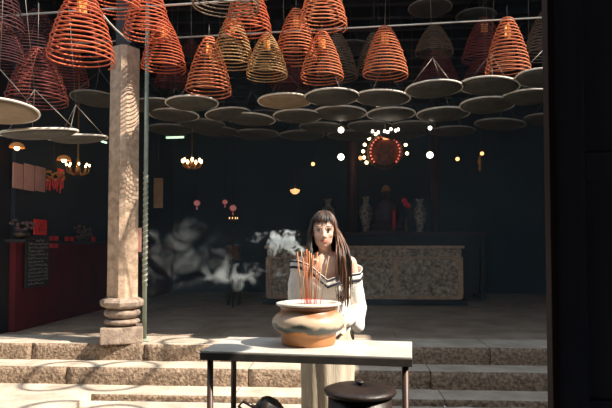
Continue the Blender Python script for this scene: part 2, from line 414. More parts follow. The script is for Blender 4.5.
# dim, further in or in shade
G2 = 'dim incense coils further in'
C(226, -50, 8, 68, 5.2, 'coil_grey', 'wide dull tan coil whose bottom rings show at the top edge', G2, False, 1)
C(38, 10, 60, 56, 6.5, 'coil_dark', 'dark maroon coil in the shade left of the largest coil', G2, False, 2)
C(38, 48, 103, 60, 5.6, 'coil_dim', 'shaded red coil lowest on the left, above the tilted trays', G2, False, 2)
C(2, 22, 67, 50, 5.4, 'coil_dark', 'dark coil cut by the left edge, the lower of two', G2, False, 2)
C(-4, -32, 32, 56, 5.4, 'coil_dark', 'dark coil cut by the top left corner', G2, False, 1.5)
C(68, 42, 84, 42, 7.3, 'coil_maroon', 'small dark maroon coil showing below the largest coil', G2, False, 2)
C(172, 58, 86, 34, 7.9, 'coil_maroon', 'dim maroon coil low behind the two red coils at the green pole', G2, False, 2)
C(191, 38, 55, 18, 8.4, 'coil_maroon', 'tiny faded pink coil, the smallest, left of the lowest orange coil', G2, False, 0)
C(337, 34, 78, 42, 7.1, 'coil_grey', 'dull tan coil half hidden behind the orange coil above the woman', G2, False, 2)
C(374, 33, 72, 36, 7.2, 'coil_grey', 'dull tan coil peeking out behind the lone orange coil', G2, False, .3)
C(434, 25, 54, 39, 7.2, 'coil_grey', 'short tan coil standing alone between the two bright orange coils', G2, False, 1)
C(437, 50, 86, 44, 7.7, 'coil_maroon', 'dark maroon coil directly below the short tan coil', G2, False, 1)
C(484, 18, 62, 45, 6.9, 'coil_maroon', 'dull maroon coil just left of the bright coil at the dark door', G2, True, 2)
C(484, 56, 84, 44, 7.7, 'coil_maroon', 'dark coil below the dull maroon coil on the right', G2, False, 2)
C(547, 9, 56, 46, 6.7, 'coil_grey', 'dull tan coil half hidden by the dark door at right', G2, False, 2)
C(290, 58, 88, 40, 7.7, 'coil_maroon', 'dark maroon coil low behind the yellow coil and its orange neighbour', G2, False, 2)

# ---------------------------------------------------------------- ash trays (round metal discs) under the coils
tray_cache = {}
def tray(px, py, wpx, d, label, m='tray', tiltx=.09, tilty=0, group='round ash trays under the coils', wires=True, dep=.045):
    R = wpx*d/F/2; c = P(px, py, d)
    t = thing('ash_tray', label, 'tray', c, (-tiltx*.45 if 125 < px < 545 and tiltx > .04 else -tiltx, -tilty, random.uniform(-.5, .5)), group)
    if m not in tray_cache:
        o1 = obj('dish', lathe(B(), [(.02, -dep), (.15, -dep), (.235, -dep*.62), (.283, -.004), (.279, .001), (.23, -dep*.5), (.15, -dep+.005), (.02, -dep+.005)], 44), M[m], None, True)
        pts = [(.285*math.cos(2*PI*i/48), (.285*math.sin(2*PI*i/48)), 0) for i in range(48)]
        o2 = obj('rim', tube(B(), pts, .0095, 6, closed=True), M['rim_far' if m == 'tray_far' else 'rim'], None, True)
        o3 = obj('suspension_wire', tube(B(), [(.28, 0, 0), (0, 0, .33)], .0032, 5), M['wire'])
        tray_cache[m] = [o1.data, o2.data, o3.data]
        for o in (o1, o2, o3): bpy.data.objects.remove(o)
    a, b, e = tray_cache[m]; s = R/.29
    def ch(n, me, rz=0):
        o = bpy.data.objects.new(n, me); COL.objects.link(o); o.parent = t; o.scale = (s, s, s); o.rotation_euler = (0, 0, rz); return o
    ch('dish', a); ch('rim', b)
    if wires:
        for k in range(3): ch('suspension_wire', e, k*2*PI/3+.5)
        obj('hanging_wire', tube(B(), [(0, 0, .33*s), (0, 0, (4.76 if c.y > 5.85 else max(3.72, c.z+.4))-c.z)], .0022, 5), M['wire'], t)
    return t
T = tray
def D(y): return 960/(248.0-y)
T(-2, 111, 78, 4.2, 'tan round tray at the left edge, tilted to show its underside', 'tray_tan', .10, .06)
T(39, 132.5, 75, 4.75, 'thin tray seen almost edge-on, over the two dome lamps', 'tray', -.13, .02)
T(78, 138, 58, 5.75, 'edge-on tray on slanting wires just left of the column', 'tray', -.075, .06)
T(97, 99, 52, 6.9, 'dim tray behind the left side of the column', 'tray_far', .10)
T(150, 105, 46, 6.8, 'tray directly right of the green pole, partly hidden by another', 'tray', .10, .12)
T(192, 103, 53, 6.4, 'dark tray hanging under the lowest orange coil', 'tray', .03, .03)
T(174, 115, 50, 7.1, 'tray behind and below the dark tray, right of the green pole', 'tray', .10)
T(228, 114, 46, 7.1, 'tray tucked behind the right end of the dark tray', 'tray', .10, .1)
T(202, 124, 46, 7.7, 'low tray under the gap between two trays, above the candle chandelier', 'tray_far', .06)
T(250, 119, 51, 7.3, 'broad pale-rimmed tray left of the woman, in the second row', 'tray', .09, -.05)
T(285, 101, 55, 6.5, 'light flat tray below the yellow coil, upper left of the woman', 'tray_tan', .02, .03)
T(268, 116, 44, 7.9, 'tray showing only its rim between two second-row trays', 'tray_far', .09)
T(298, 116, 50, 7.2, 'second-row tray above and left of the woman', 'tray', .10)
T(332, 97, 56, 6.35, 'bright-rimmed tray hanging straight above the woman', 'tray', .13)
T(382, 98, 57, 6.4, 'front tray below the lone orange coil', 'tray', .10, -.03)
T(340, 113, 54, 7.1, 'second-row tray behind the bright-rimmed tray above the woman', 'tray', .10)
T(391, 114, 49, 7.2, 'second-row tray just below the small square lamp', 'tray', .10)
T(434, 89, 57, 6.05, 'pale-rimmed front tray below the short tan coil', 'tray', .12)
T(443, 114, 53, 7.15, 'second-row tray to the right of the small square lamp', 'tray', .09)
T(489, 86, 60, 6.0, 'front tray below the bright orange coil by the dark door', 'tray', .11, -.07)
T(487, 105, 54, 6.7, 'brown-rimmed tray in the second row under the bright coil', 'tray', .12, -.05)
T(529, 97, 54, 6.4, 'tray half behind the dark door, lower one at the right', 'tray', .10)
T(543, 78, 54, 5.7, 'tray half behind the dark door, upper one at the right', 'tray', .10, -.1)
T(500, 124, 50, 7.7, 'dim tray with a slanting bright rim low on the right', 'tray_far', .05, -.08)
T(548, 119, 46, 7.4, 'dim tray at the door edge, lowest on the right', 'tray_far', .05, -.08)
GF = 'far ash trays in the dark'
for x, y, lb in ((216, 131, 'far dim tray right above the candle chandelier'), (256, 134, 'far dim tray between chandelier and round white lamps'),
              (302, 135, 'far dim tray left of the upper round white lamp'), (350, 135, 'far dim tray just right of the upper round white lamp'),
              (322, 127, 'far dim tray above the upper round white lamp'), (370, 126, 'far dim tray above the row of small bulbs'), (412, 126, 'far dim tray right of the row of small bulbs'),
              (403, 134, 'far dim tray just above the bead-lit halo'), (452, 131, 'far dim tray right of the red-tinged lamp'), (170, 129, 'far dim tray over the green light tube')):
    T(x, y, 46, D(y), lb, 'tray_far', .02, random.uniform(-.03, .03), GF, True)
# upper trays whose rims show near the top edge
T(430, 8, 44, 6.6, 'upper tray with only its curved rim seen above the short tan coil', 'tray_far', .08, group='upper trays near the top edge')
T(476, 16, 40, 7.4, 'upper dim tray left of the bright coil, near the top edge', 'tray_far', .08, group='upper trays near the top edge')
T(351, 48, 44, 8.2, 'upper dim tray between the two middle orange coils', 'tray_far', .08, group='upper trays near the top edge')

# empty wire hoops strung over the courtyard, above the frame: their rings of shade fall on the steps and table
for k, (px, py, d, zt, r_, lb) in enumerate(((62, 371, 5.95, 3.95, .30, 'leftmost empty wire hoop strung over the courtyard'), (124, 371, 5.95, 4.0, .30, 'second empty wire hoop strung over the courtyard steps'),
        (190, 337, 6.45, 4.1, .26, 'empty wire hoop strung nearest the terrace'), (60, 404, 5.0, 3.8, .30, 'empty wire hoop strung over the left paving'), (120, 402, 5.1, 3.75, .28, 'empty wire hoop strung over the left of the courtyard'))):
    g = P(px, py, d); tt = (zt-g.z)/-SUNDIR.z; c = g-SUNDIR*tt
    t = thing('wire_hoop', lb, 'hoop', c, (.05, .03*k-.05, 0), 'wire hoops over the courtyard')
    obj('ring', tube(B(), [(r_*math.cos(2*PI*i/40), r_*math.sin(2*PI*i/40), 0) for i in range(40)], .024, 6, closed=True), M['wire'], t, True)
    for a in range(3): obj('suspension_wire', tube(B(), [(r_*math.cos(a*2.094), r_*math.sin(a*2.094), 0), (0, 0, .3)], .003, 5), M['wire'], t)
    obj('hanging_wire', tube(B(), [(0, 0, .3), (0, 0, 1.2)], .003, 5), M['wire'], t)
g = P(222, 350, 3.35); g.z = .845; c = g-SUNDIR*((3.0-g.z)/-SUNDIR.z)
t = tray(306, 0, 1, 4, 'ash tray hanging over the courtyard in front of the table', 'tray', .05, 0, 'trays over the courtyard', False); t.location = c; 
for ch_ in t.children: ch_.scale = (.55, .55, .55)
# ---------------------------------------------------------------- table
tp = P(200, 351, 3.27); TH = .845
th = YAW-.174
tb = thing('metal_table', 'grey steel-topped table on thin brown legs in front of the woman', 'table', (tp.x, tp.y, 0), (0, 0, th))
TW, TD = 1.13, .52
obj('tabletop', box2(B(), (0, 0, TH-.012), (TW, TD, TH), .003), M['tabletop'], tb)
bm = B()
box2(bm, (0, -.002, TH-.050), (TW, .02, TH-.012), .002); box2(bm, (0, TD-.02, TH-.050), (TW, TD, TH-.012), .002)
box2(bm, (0, .02, TH-.05), (.02, TD-.02, TH-.012), .002); box2(bm, (TW-.02, .02, TH-.05), (TW, TD-.02, TH-.012), .002)
obj('apron', bm, M['tableedge'], tb)
for lx, ly in ((.045, .04), (.045, TD-.04), (TW-.035, .04), (TW-.035, TD-.04)):
    obj('leg', lathe(B(), [(.016, 0), (.017, .01), (.017, TH-.05)], 16, (lx, ly, 0)), M['leg'], tb, True)

# ---------------------------------------------------------------- incense pot and sticks
pc = P(308.5, 341, 3.50); pc.z = TH
pot = thing('incense_pot', 'wide glazed terracotta incense bowl standing on the steel table', 'pot', pc)
obj('bowl', lathe(B(), [(.150, 0), (.157, .012), (.158, .05), (.162, .068), (.190, .085), (.206, .105), (.212, .125), (.207, .148), (.188, .170), (.168, .186), (.160, .198), (.163, .212), (.178, .226), (.17, .226), (.15, .20), (.15, .15)], 56), M['pot'], pot, True)
obj('rim', lathe(B(), [(.165, .222), (.184, .226), (.190, .232), (.188, .238), (.176, .241), (.160, .234), (.155, .22)], 56), M['rimpot'], pot, True)
bm = B(); t_ = lathe(B(), [(.001, .232), (.05, .232), (.10, .228), (.150, .222), (.155, .21), (.001, .20)], 40)
merge(bm, t_, Matrix.Identity(4)); obj('ash', bm, M['alum'], pot, True)
sticks = [(297, 252, 'stick'), (301.5, 250, 'stick2'), (305, 251, 'stick'), (307, 249, 'stick'), (309, 251, 'stick'), (311, 253, 'stick2'), (313, 255, 'stick'),
          (317.5, 252, 'stick'), (319.5, 256, 'stick'), (329, 256, 'stick2'), (303.5, 258, 'stick'), (322, 262, 'stick2')]
side = {297: 'leftmost incense stick in the bowl', 329: 'thin pale incense stick, rightmost in the bowl, before the woman\'s chest', 301.5: 'tan incense stick second from the left in the bowl',
        317.5: 'taller orange incense stick of the right pair in the bowl', 319.5: 'shorter orange incense stick of the right pair in the bowl', 322: 'short tan incense stick right of the orange pair'}
for i, (px, py, m) in enumerate(sticks):
    bx = (px-309)*.55+309; b0 = P(bx, 300, 3.5); b0.y += random.uniform(-.03, .03); b0.z = TH+.225
    t0 = P(px, py, 3.5); t0.y += random.uniform(-.03, .03)
    d = (t0-b0)
    s = thing('incense_stick', side.get(px, 'orange incense stick in the dense middle cluster in the bowl'), 'incense stick', b0, group='incense sticks in the bowl')
    obj('incense', tube(B(), [d*.12, d], .0034 if m == 'stick' else .0026, 6), M[m], s)
    obj('handle', tube(B(), [(0, 0, 0), d*.13], .0028, 6), M['stickred'], s)

# ---------------------------------------------------------------- lidded iron bin and black bag below the table
bc = P(360, 400, 2.98); LZ = P(360, 386, 2.98).z
bn = thing('lidded_bin', 'round blackened iron bin with a flat lid below the table', 'bin', (bc.x, bc.y, 0))
obj('drum', lathe(B(), [(.135, 0), (.148, .02), (.160, LZ*.5), (.157, LZ-.03), (.15, LZ-.03)], 44), M['bin'], bn, True)
bm = lathe(B(), [(.172, LZ-.036), (.178, LZ-.028), (.176, LZ-.016), (.15, LZ-.006), (.09, LZ+.004), (.03, LZ+.008), (.028, LZ+.002), (.001, LZ+.002)], 44)
ld = obj('lid', bm, M['bin'], bn, True)
obj('lid_knob', lathe(B(), [(.012, LZ), (.012, LZ+.012), (.024, LZ+.016), (.022, LZ+.024), (.005, LZ+.028)], 24), M['bin'], ld, True)
for sgn in (-1, 1):
    obj('side_handle', tube(B(), [(sgn*.157, -.04, LZ*.72), (sgn*.185, -.03, LZ*.72-.01), (sgn*.185, .03, LZ*.72-.01), (sgn*.157, .04, LZ*.72)], .006, 6), M['bin'], bn)
gp = P(268, 408, 3.28)
bg_ = thing('black_bag', 'glossy black crumpled plastic bag, only its top showing at the lower edge', 'bag', (gp.x, gp.y, 0))
bm = B(); bmesh.ops.create_icosphere(bm, subdivisions=5, radius=1)
BH = P(268, 396, 3.28).z
for v in bm.verts:
    p = v.co.copy(); n = noise.noise(p*2.3)*.18+abs(noise.noise(p*5))*.10
    r = 1+n
    z = (p.z*.5+.5); wdt = 1-.42*z**1.6
    v.co = Vector((p.x*.175*r*wdt, p.y*.15*r*wdt, BH*(z**.85)*(1+.04*n)))
obj('sack', bm, M['bag'], bg_, True)
obj('handle_loop', tube(B(), [(-.06, -.02, BH*.90), (-.13, -.03, BH*.96), (-.155, -.03, BH*.92), (-.12, -.02, BH*.84)], [.012, .008, .008, .012], 6), M['bag'], bg_, True)

# ---------------------------------------------------------------- the woman
wp = P(327, 300, 3.92)
W = thing('person', 'woman with long dark hair in a white off-shoulder blouse standing behind the table', 'person', (wp.x, wp.y, 0), (0, 0, YAW))
HC = Vector((-.022, -.005, 1.512)); HR = Euler((.02, .03, .0))
KX, KZ = 1.04, 1.10
def hp(x, y, z): return HC+HR.to_matrix() @ Vector((x*KX, y, z*(KZ if z < .002 else 1.0)))
bm = B()
# head
ell(bm, hp(0, .012, .020), (.076, .093, .104), HR)
ell(bm, hp(0, -.016, -.028), (.061, .074, .087), HR)
ell(bm, hp(0, -.050, -.082), (.023, .024, .022), HR)
for s in (-1, 1):
    ell(bm, hp(s*.034, -.060, -.022), (.026, .019, .022), HR)
    ell(bm, hp(s*.070, .016, -.012), (.009, .016, .026), HR)
    ell(bm, hp(s*.036, -.028, -.058), (.018, .030, .028), HR)
    ell(bm, hp(s*.011, -.092, -.034), (.009, .010, .008), HR, 10, 8)
    ell(bm, hp(s*.028, -.070, .022), (.024, .014, .014), HR, 10, 8)
caps(bm, hp(0, -.080, .012), hp(0, -.095, -.030), .0065, .010)
ell(bm, hp(0, -.080, -.058), (.022, .012, .012), HR, 10, 8)
# neck, torso
caps(bm, (0, .020, 1.33), hp(0, .032, -.04), .047, .041)
caps(bm, (-.045, .015, 1.335), (-.150, .02, 1.295), .045, .048); caps(bm, (.045, .015, 1.335), (.138, .02, 1.295), .045, .048)
ell(bm, (0, .01, 1.24), (.150, .092, .13)); ell(bm, (0, .0, 1.12), (.132, .088, .15)); ell(bm, (0, .01, .98), (.122, .085, .14)); ell(bm, (0, .02, .86), (.158, .105, .14))
for s in (-1, 1):
    ell(bm, (s*.062, -.062, 1.155), (.058, .05, .055))
    caps(bm, (s*.07, -.058, 1.318), (s*.14, -.03, 1.335), .010, .010)
    sh = Vector((.150 if s > 0 else -.166, .015, 1.30)); eb = Vector((s*.205, .05, 1.035)); wr = Vector((s*.105, -.155, .935))
    caps(bm, sh, eb, .047, .037); caps(bm, eb, wr, .036, .023)
    # hand with palm, four fingers and thumb
    hd = (Vector((s*.035, -.25, .895))-wr).normalized(); nrm = Vector((s*.75, .0, .66)); sd_ = hd.cross(nrm).normalized()
    pm = wr+hd*.045
    caps(bm, wr, wr+hd*.075, .022, .024); ell(bm, pm, (.030, .034, .018))
    for k, (o_, L_) in enumerate(((-.026, .060), (-.009, .070), (.009, .066), (.025, .052))):
        a_ = wr+hd*.08+sd_*o_; b_ = a_+hd*L_*.55-nrm*.006; c_ = b_+hd*L_*.35-nrm*.022
        caps(bm, a_-hd*.01, b_, .0088, .0080, 8); caps(bm, b_, c_, .0080, .0068, 8)
    a_ = wr+hd*.03-sd_*.024; b_ = a_-sd_*.022+hd*.03; c_ = b_+hd*.028-sd_*.004
    caps(bm, a_, b_, .011, .0095, 8); caps(bm, b_, c_, .0095, .008, 8)
    # legs and feet
    caps(bm, (s*.082, .02, .82), (s*.080, .0, .46), .082, .053); caps(bm, (s*.080, .0, .46), (s*.078, .03, .08), .050, .034)
    caps(bm, (s*.078, .04, .035), (s*.088, -.12, .028), .032, .026)
body = remesh('body', bm, M['skin'], .006, W, 4)
# face parts
for s in (-1, 1):
    e = obj('eye', ell(B(), hp(s*.030, -.0785, .002), (.0135, .008, .0050), HR, 16, 10), M['eyew'], W, True)
    obj('iris', ell(B(), hp(s*.030, -.0845, .002), (.0066, .004, .0052), HR, 12, 8), M['iris'], e, True)
    pts = [hp(s*.030+(k-3)*.0052, -.0825+abs(k-3)*.0012, .0075-((k-3)/3)**2*.0040) for k in range(7)]
    obj('eyelash', tube(B(), pts, .0027, 5), M['iris'], W)
    pts = [hp(s*.031+(k-3)*.0062*1, -.090+abs(k-3)*.0018, .0285-((k-3+s*.6)/3)**2*.004) for k in range(7)]
    obj('eyebrow', tube(B(), pts, [.0012, .0024, .003, .003, .003, .0022, .001], 5), M['brow'], W)
pts = [hp((k-4)*.0055, -.0895+((k-4)/4)**2*.008, -.0555+.0015*math.cos(k*PI/2)) for k in range(9)]
obj('upper_lip', tube(B(), pts, [.001, .003, .0045, .005, .0045, .005, .0045, .003, .001], 8), M['lip'], W, True)
pts = [hp((k-4)*.0048, -.0890+((k-4)/4)**2*.008, -.0635) for k in range(9)]
obj('lower_lip', tube(B(), pts, [.001, .003, .0048, .0055, .006, .0055, .0048, .003, .001], 8), M['lip'], W, True)
# blouse
def lerp(xs, v):
    if v <= xs[0][0]: return xs[0][1]
    for (a, fa), (b, fb) in zip(xs, xs[1:]):
        if v <= b: return fa+(fb-fa)*(v-a)/(b-a)
    return xs[-1][1]
FR = [(-.24, 1.300), (-.18, 1.296), (-.11, 1.272), (0.0, 1.175), (.03, 1.186), (.075, 1.202), (.15, 1.208), (.21, 1.215), (.24, 1.225)]
def zn(x, y):
    fr = lerp(FR, x); bk = 1.285-.1*max(0, x)
    t = min(1, max(0, (y+.02)/.08)); return fr*(1-t)+bk*t
bm = B()
ell(bm, (0, .0, 1.19), (.172, .118, .19)); ell(bm, (0, .005, 1.02), (.150, .108, .20)); ell(bm, (0, .015, .90), (.176, .125, .12))
for s in (-1, 1):
    ell(bm, (s*.062, -.068, 1.155), (.068, .058, .065))
    sh = Vector((.146 if s > 0 else -.164, .015, 1.285)); eb = Vector((s*.212, .045, 1.03)); wr = Vector((s*.118, -.13, .945))
    caps(bm, sh, Vector((.176 if s > 0 else -.194, .03, 1.16)), .062, .062); caps(bm, Vector((.176 if s > 0 else -.194, .03, 1.16)), eb+Vector((-s*.01, 0, -.02)), .060, .056)
    caps(bm, eb+Vector((-s*.01, 0, -.03)), wr+Vector((0, 0, -.005)), .054, .040)
    caps(bm, eb+Vector((-s*.01, 0, -.03)), eb+Vector((-s*.012, -.075, -.135)), .05, .044)
def cutneck(b2):
    for v in b2.verts:
        p = v.co
        # cloth folds on the sleeves and belly
        n = noise.noise(Vector((p.x*11, p.y*11, p.z*4.5)))*.011+noise.noise(Vector((p.x*22, p.y*22, p.z*13)))*.005
        c = Vector((p.x, p.y-.01, 0)); c = c.normalized() if c.length > 0 else c
        v.co = p+c*n
    bmesh.ops.delete(b2, geom=[v for v in b2.verts if v.co.z > zn(v.co.x, v.co.y)], context='VERTS')
blouse = remesh('blouse', bm, M['blouse'], .007, W, 3, cutneck)
bb = bmesh.new(); bb.from_mesh(blouse.data); bvh = BVHTree.FromBMesh(bb)
def band(z_off, wid, m, name, lift):
    bm = B(); prev = None; first = None; n = 96
    for i in range(n):
        q = 2*PI*i/n; dx, dy = math.cos(q), math.sin(q)
        row = []
        for dz in (wid/2, 0, -wid/2):
            # find the cloth radius
            rr = .2; z = 1.2
            for it in range(3):
                z = zn(dx*rr, .01+dy*rr)+z_off+dz
                hit = bvh.ray_cast(Vector((dx*.6, .01+dy*.6, min(z, zn(dx*rr, .01+dy*rr)-.012))), Vector((-dx, -dy, 0)))
                if hit[0] is not None: rr = math.hypot(hit[0].x, hit[0].y-.01)
            row.append(Vector((dx*(rr+lift), .01+dy*(rr+lift), z)))
        vs_ = [bm.verts.new(p) for p in row]
        if prev:
            for k in range(2): bm.faces.new((prev[k], prev[k+1], vs_[k+1], vs_[k]))
        else: first = vs_
        prev = vs_
    for k in range(2): bm.faces.new((prev[k], prev[k+1], first[k+1], first[k]))
    o = obj(name, bm, m, blouse, True)
    md = o.modifiers.new('t', 'SOLIDIFY'); md.thickness = .003; md.offset = 1
    return o
band(-.004, .060, M['white'], 'neckline_band', .004)
s1 = band(.018, .011, M['navy'], 'braid_stripe', .0085); s2 = band(-.022, .016, M['navy'], 'braid_stripe', .0085)
bb.free()
# skirt
bm = B(); rings = []
prof = [(1.0, .125, .095), (.92, .158, .118), (.82, .176, .130), (.6, .172, .13), (.4, .168, .135), (.2, .172, .14), (.07, .180, .15)]
n = 120
for j in range(31):
    z = 1.0-.93*j/30
    a = lerp([(-p[0], p[1]) for p in prof], -z); b = lerp([(-p[0], p[2]) for p in prof], -z)
    am = .007*min(1, (1.0-z)/.35)
    ring = []
    for i in range(n):
        q = 2*PI*i/n
        k = 1+am/.15*(math.sin(q*11+z*1.5)*.6+math.sin(q*5+1+z*2.2)*.5+.5*noise.noise(Vector((q*3, z*4, 0))))
        ring.append(bm.verts.new((a*k*math.cos(q), .012+b*k*math.sin(q), z)))
    rings.append(ring)
for A_, B_ in zip(rings, rings[1:]):
    for i in range(n): bm.faces.new((A_[i], B_[i], B_[(i+1) % n], A_[(i+1) % n]))
bm.faces.new(rings[0])
sk = obj('skirt', bm, M['skirt'], W, True)
for s in (-1, 1):
    bm = B(); caps(bm, (s*.078, .045, .034), (s*.090, -.135, .030), .038, .032); 
    for v in bm.verts: v.co.z = max(.0, v.co.z)
    obj('shoe', bm, M['shoe'], W, True)
# hair
bm = B()
rnd = random.Random(11)
def headpt(q, el, k=1.0):
    return hp(math.cos(q)*.082*k*math.cos(el), .016+math.sin(q)*.101*k*math.cos(el), .022+.108*k*math.sin(el))
def strand(q, length_z, r, fr=0, out=.0, mi=0):
    pts = []; rr = []
    for i in range(5):
        el = math.radians(88-88*i/4+0); pts.append(headpt(q, max(el, math.radians(2)), 1.0+rnd.uniform(0, .03)))
    side = pts[-1].copy(); zz = side.z; nst = 9
    sx = 1 if side.x > HC.x else -1
    for i in range(1, nst+1):
        t = i/nst; z = zz+(length_z-zz)*t
        p = side.copy(); p.z = z
        hug = math.sin(min(1, t*1.4)*PI/2)
        p.x += sx*(.006+out*hug)+rnd.uniform(-.004, .004); 
        # fall over the chest or the back
        if fr: p.y = side.y+(fr-side.y)*min(1, max(0, (zz-z-.06)/.12))
        else: p.y = side.y+.0*t+(.02*t if side.y > .05 else .02*t)
        pts.append(p)
    n = len(pts); rr = [r*(.7 if i < 1 else 1)*(1 if i < n-3 else (n-i)/4+.15) for i in range(n)]
    tube(bm, pts, rr, 5, mi=mi)
# back and sides
for i in range(190):
    q = rnd.uniform(math.radians(-13), math.radians(193))
    strand(q, rnd.uniform(1.06, 1.24), .0075, 0, rnd.uniform(0, .02), 0)
# fronts falling over the chest: viewer-left short and close, viewer-right long and brown
for i in range(60):
    q = rnd.uniform(math.radians(182), math.radians(209)); strand(q, rnd.uniform(1.20, 1.29), .0055, rnd.uniform(-.105, -.07), rnd.uniform(-.01, .012), 0)
for i in range(90):
    q = rnd.uniform(math.radians(-30), math.radians(2)); L_ = rnd.uniform(1.02, 1.24)
    strand(q, L_, .0045, rnd.uniform(-.125, -.075), rnd.uniform(-.01, .085), 1 if rnd.random() < .7 else 0)
# fringe
for i in range(52):
    q = rnd.uniform(math.radians(212), math.radians(327)); pts = []
    e1 = math.radians(rnd.uniform(11, 26)) if 232 < math.degrees(q) < 308 else math.radians(rnd.uniform(-4, 14))
    for k in range(9):
        el = math.radians(88)+(e1-math.radians(88))*k/8; pts.append(headpt(q+.05*math.sin(k*.5), el, 1.0+.02*k/8+rnd.uniform(0, .02)))
    tube(bm, pts, [.004]*6+[.0035, .0025, .0012], 5, mi=0 if rnd.random() < .75 else 1)
# cap underneath
t_ = bmesh.new(); bmesh.ops.create_uvsphere(t_, u_segments=32, v_segments=20, radius=1)
bmesh.ops.delete(t_, geom=[v for v in t_.verts if (v.co.y < -.15 and v.co.z < .42) or v.co.z < -.55 or (v.co.y < -.42 and v.co.z < .30)], context='VERTS')
for f in t_.faces: f.smooth = True
merge(bm, t_, HR.to_matrix().to_4x4() @ Matrix.Diagonal((.087, .099, .108, 1)), hp(0, .016, .022), 0)
hair = obj('hair', bm, [M['hair'], M['hairb']], W)

# ---------------------------------------------------------------- carved stone altar
AL = P(266, 305, 10.75); AR = P(464, 307, 10.45)
ax0, ax1, ay = AL.x, AR.x, (AL.y+AR.y)/2
AH = 1.04; AWd = ax1-ax0
al = thing('stone_altar', 'long carved stone altar on a black plinth behind the woman', 'altar', (ax0, ay, TZ))
def relief(x0, x1, z0, z1, y0, amp, sc, seed, res=.025):
    bm = B(); nx = max(2, int((x1-x0)/res)); nz = max(2, int((z1-z0)/res)); g = []
    for j in range(nz+1):
        row = []
        for i in range(nx+1):
            x = x0+(x1-x0)*i/nx; z = z0+(z1-z0)*j/nz
            h = noise.turbulence(Vector((x*sc, z*sc, seed)), 3, False)*amp
            if i in (0, nx) or j in (0, nz): h = 0
            row.append(bm.verts.new((x, y0-h, z)))
        g.append(row)
    for j in range(nz):
        for i in range(nx): bm.faces.new((g[j][i], g[j][i+1], g[j+1][i+1], g[j+1][i])).smooth = True
    return bm
obj('plinth', box2(B(), (-.05, -.06, 0), (AWd+.06, 1.0, .10), .008), M['plinth'], al)
obj('body', box2(B(), (.02, .03, .10), (AWd-.02, .95, AH-.05)), M['altar'], al)
obj('top_slab', box2(B(), (-.02, -.04, AH-.05), (AWd+.02, 1.0, AH), .006), M['altarframe'], al)
obj('upper_frieze', relief(.02, AWd-.02, AH-.20, AH-.05, .03, .05, 16, 1.), M['altar'], al)
obj('moulding', box2(B(), (0, -.01, AH-.235), (AWd, .04, AH-.20), .006), M['altarframe'], al)
nP = 3
for k in range(nP+1):
    xx = .0+(AWd-.09)*k/nP
    obj('pilaster', box2(B(), (xx, -.005, .12), (xx+.09, .04, AH-.235), .008), M['altarframe'], al)
for k in range(nP):
    x0 = .09+(AWd-.09)*k/nP; x1 = (AWd-.09)*(k+1)/nP
    obj('carved_panel', relief(x0, x1, .16, AH-.235, .03, .06, 11, 5.+k*3), M['altar'], al)
obj('bottom_rail', box2(B(), (.09, -.005, .10), (AWd-.09, .035, .16), .006), M['altarframe'], al)

# dark back altar table with vases and offerings
BT = P(385, 232, 11.9)
bt = thing('offering_table', 'tall dark offering table behind the carved stone altar', 'table', (BT.x, BT.y+.35, TZ))
HT = BT.z-TZ
obj('tabletop', box2(B(), (-2.2, -.4, HT-.06), (2.0, .4, HT), .01), M['lacq'], bt)
obj('front_panel', box2(B(), (-2.05, -.33, .12), (1.85, -.30, HT-.06)), M['darkwood'], bt)
for lx in (-2.1, 1.9):
    for ly in (-.34, .34): obj('leg', box(B(), (lx, ly, (HT-.06)/2), (.09, .09, HT-.06), 0, .006), M['darkwood'], bt)
def vase(px, h, label, s=1.0):
    p = P(px, 231, 11.95); p.z = TZ+HT
    pr = [(.06, 0), (.075, .01), (.065, .05), (.075, .12), (.115, .24), (.135, .36), (.12, .45), (.07, .50), (.05, .54), (.052, .60), (.085, .65), (.075, .65), (.04, .60), (.04, .54)]
    v = thing('porcelain_vase', label, 'vase', p, group='vases on the offering table')
    obj('body', lathe(B(), [(r*s, z*h/.65) for r, z in pr], 28), M['porcelain'], v, True)
    return v
vase(366, .70, 'tall patterned vase between the woman\'s head and the halo')
vase(420, .66, 'patterned vase right of the red flowers')
vase(328, .66, 'patterned vase rising behind the woman\'s head')
def relief_disc(R):
    bm = B(); g = []
    for j in range(14):
        ring = []
        for i in range(40):
            rr = R*(j+.02)/13; a = 2*PI*i/40; p = Vector((rr*math.cos(a), .04, rr*math.sin(a)))
            p.y -= abs(noise.noise(p*9))*.05; ring.append(bm.verts.new(p))
        g.append(ring)
    for a, b in zip(g, g[1:]):
        for i in range(40): bm.faces.new((a[i], a[(i+1) % 40], b[(i+1) % 40], b[i]))
    return bm
M['carvedred'] = mat('carved_red_gilt_wood', (.10, .012, .012), .5, col2=(.28, .11, .035), scale=14)
# shrine with bead-lit halo
hc = P(385, 152, 12.2)
hl = thing('halo_shrine', 'round shrine halo ringed with small white and red lights', 'shrine', hc)
R_ = .345
obj('ring', tube(B(), [(R_*math.cos(2*PI*i/40), .02, R_*math.sin(2*PI*i/40)) for i in range(40)], .022, 8, closed=True), M['bronze'], hl, True)
for a in (20, -5, 115, 137, 158, 178, 196, 212):
    obj('bulb', ell(B(), ((R_+.10)*math.cos(math.radians(a)), -.02, (R_+.06)*math.sin(math.radians(a))), (.034, .034, .034), None, 12, 8), M['bulb_warm'], hl)
bm = B()
for a in range(-40, 221, 13):
    obj('red_light', ell(B(), (R_*.86*math.cos(math.radians(a)), -.03, R_*.92*math.sin(math.radians(a))), (.020, .02, .02), None, 10, 6), M['led_red'], hl)
obj('support_rod', tube(B(), [(0, .05, R_), (0, .05, 4.77-hc.z)], .012, 6), M['bronze'], hl)
obj('carved_disc', relief_disc(R_*.80), M['carvedred'], hl, True)
obj('crown_lamp', box(B(), (.02, -.03, R_*.80+.02), (.13, .05, .09), 0, .02), M['glow_orange'], hl)
fg = P(386, 205, 12.25)
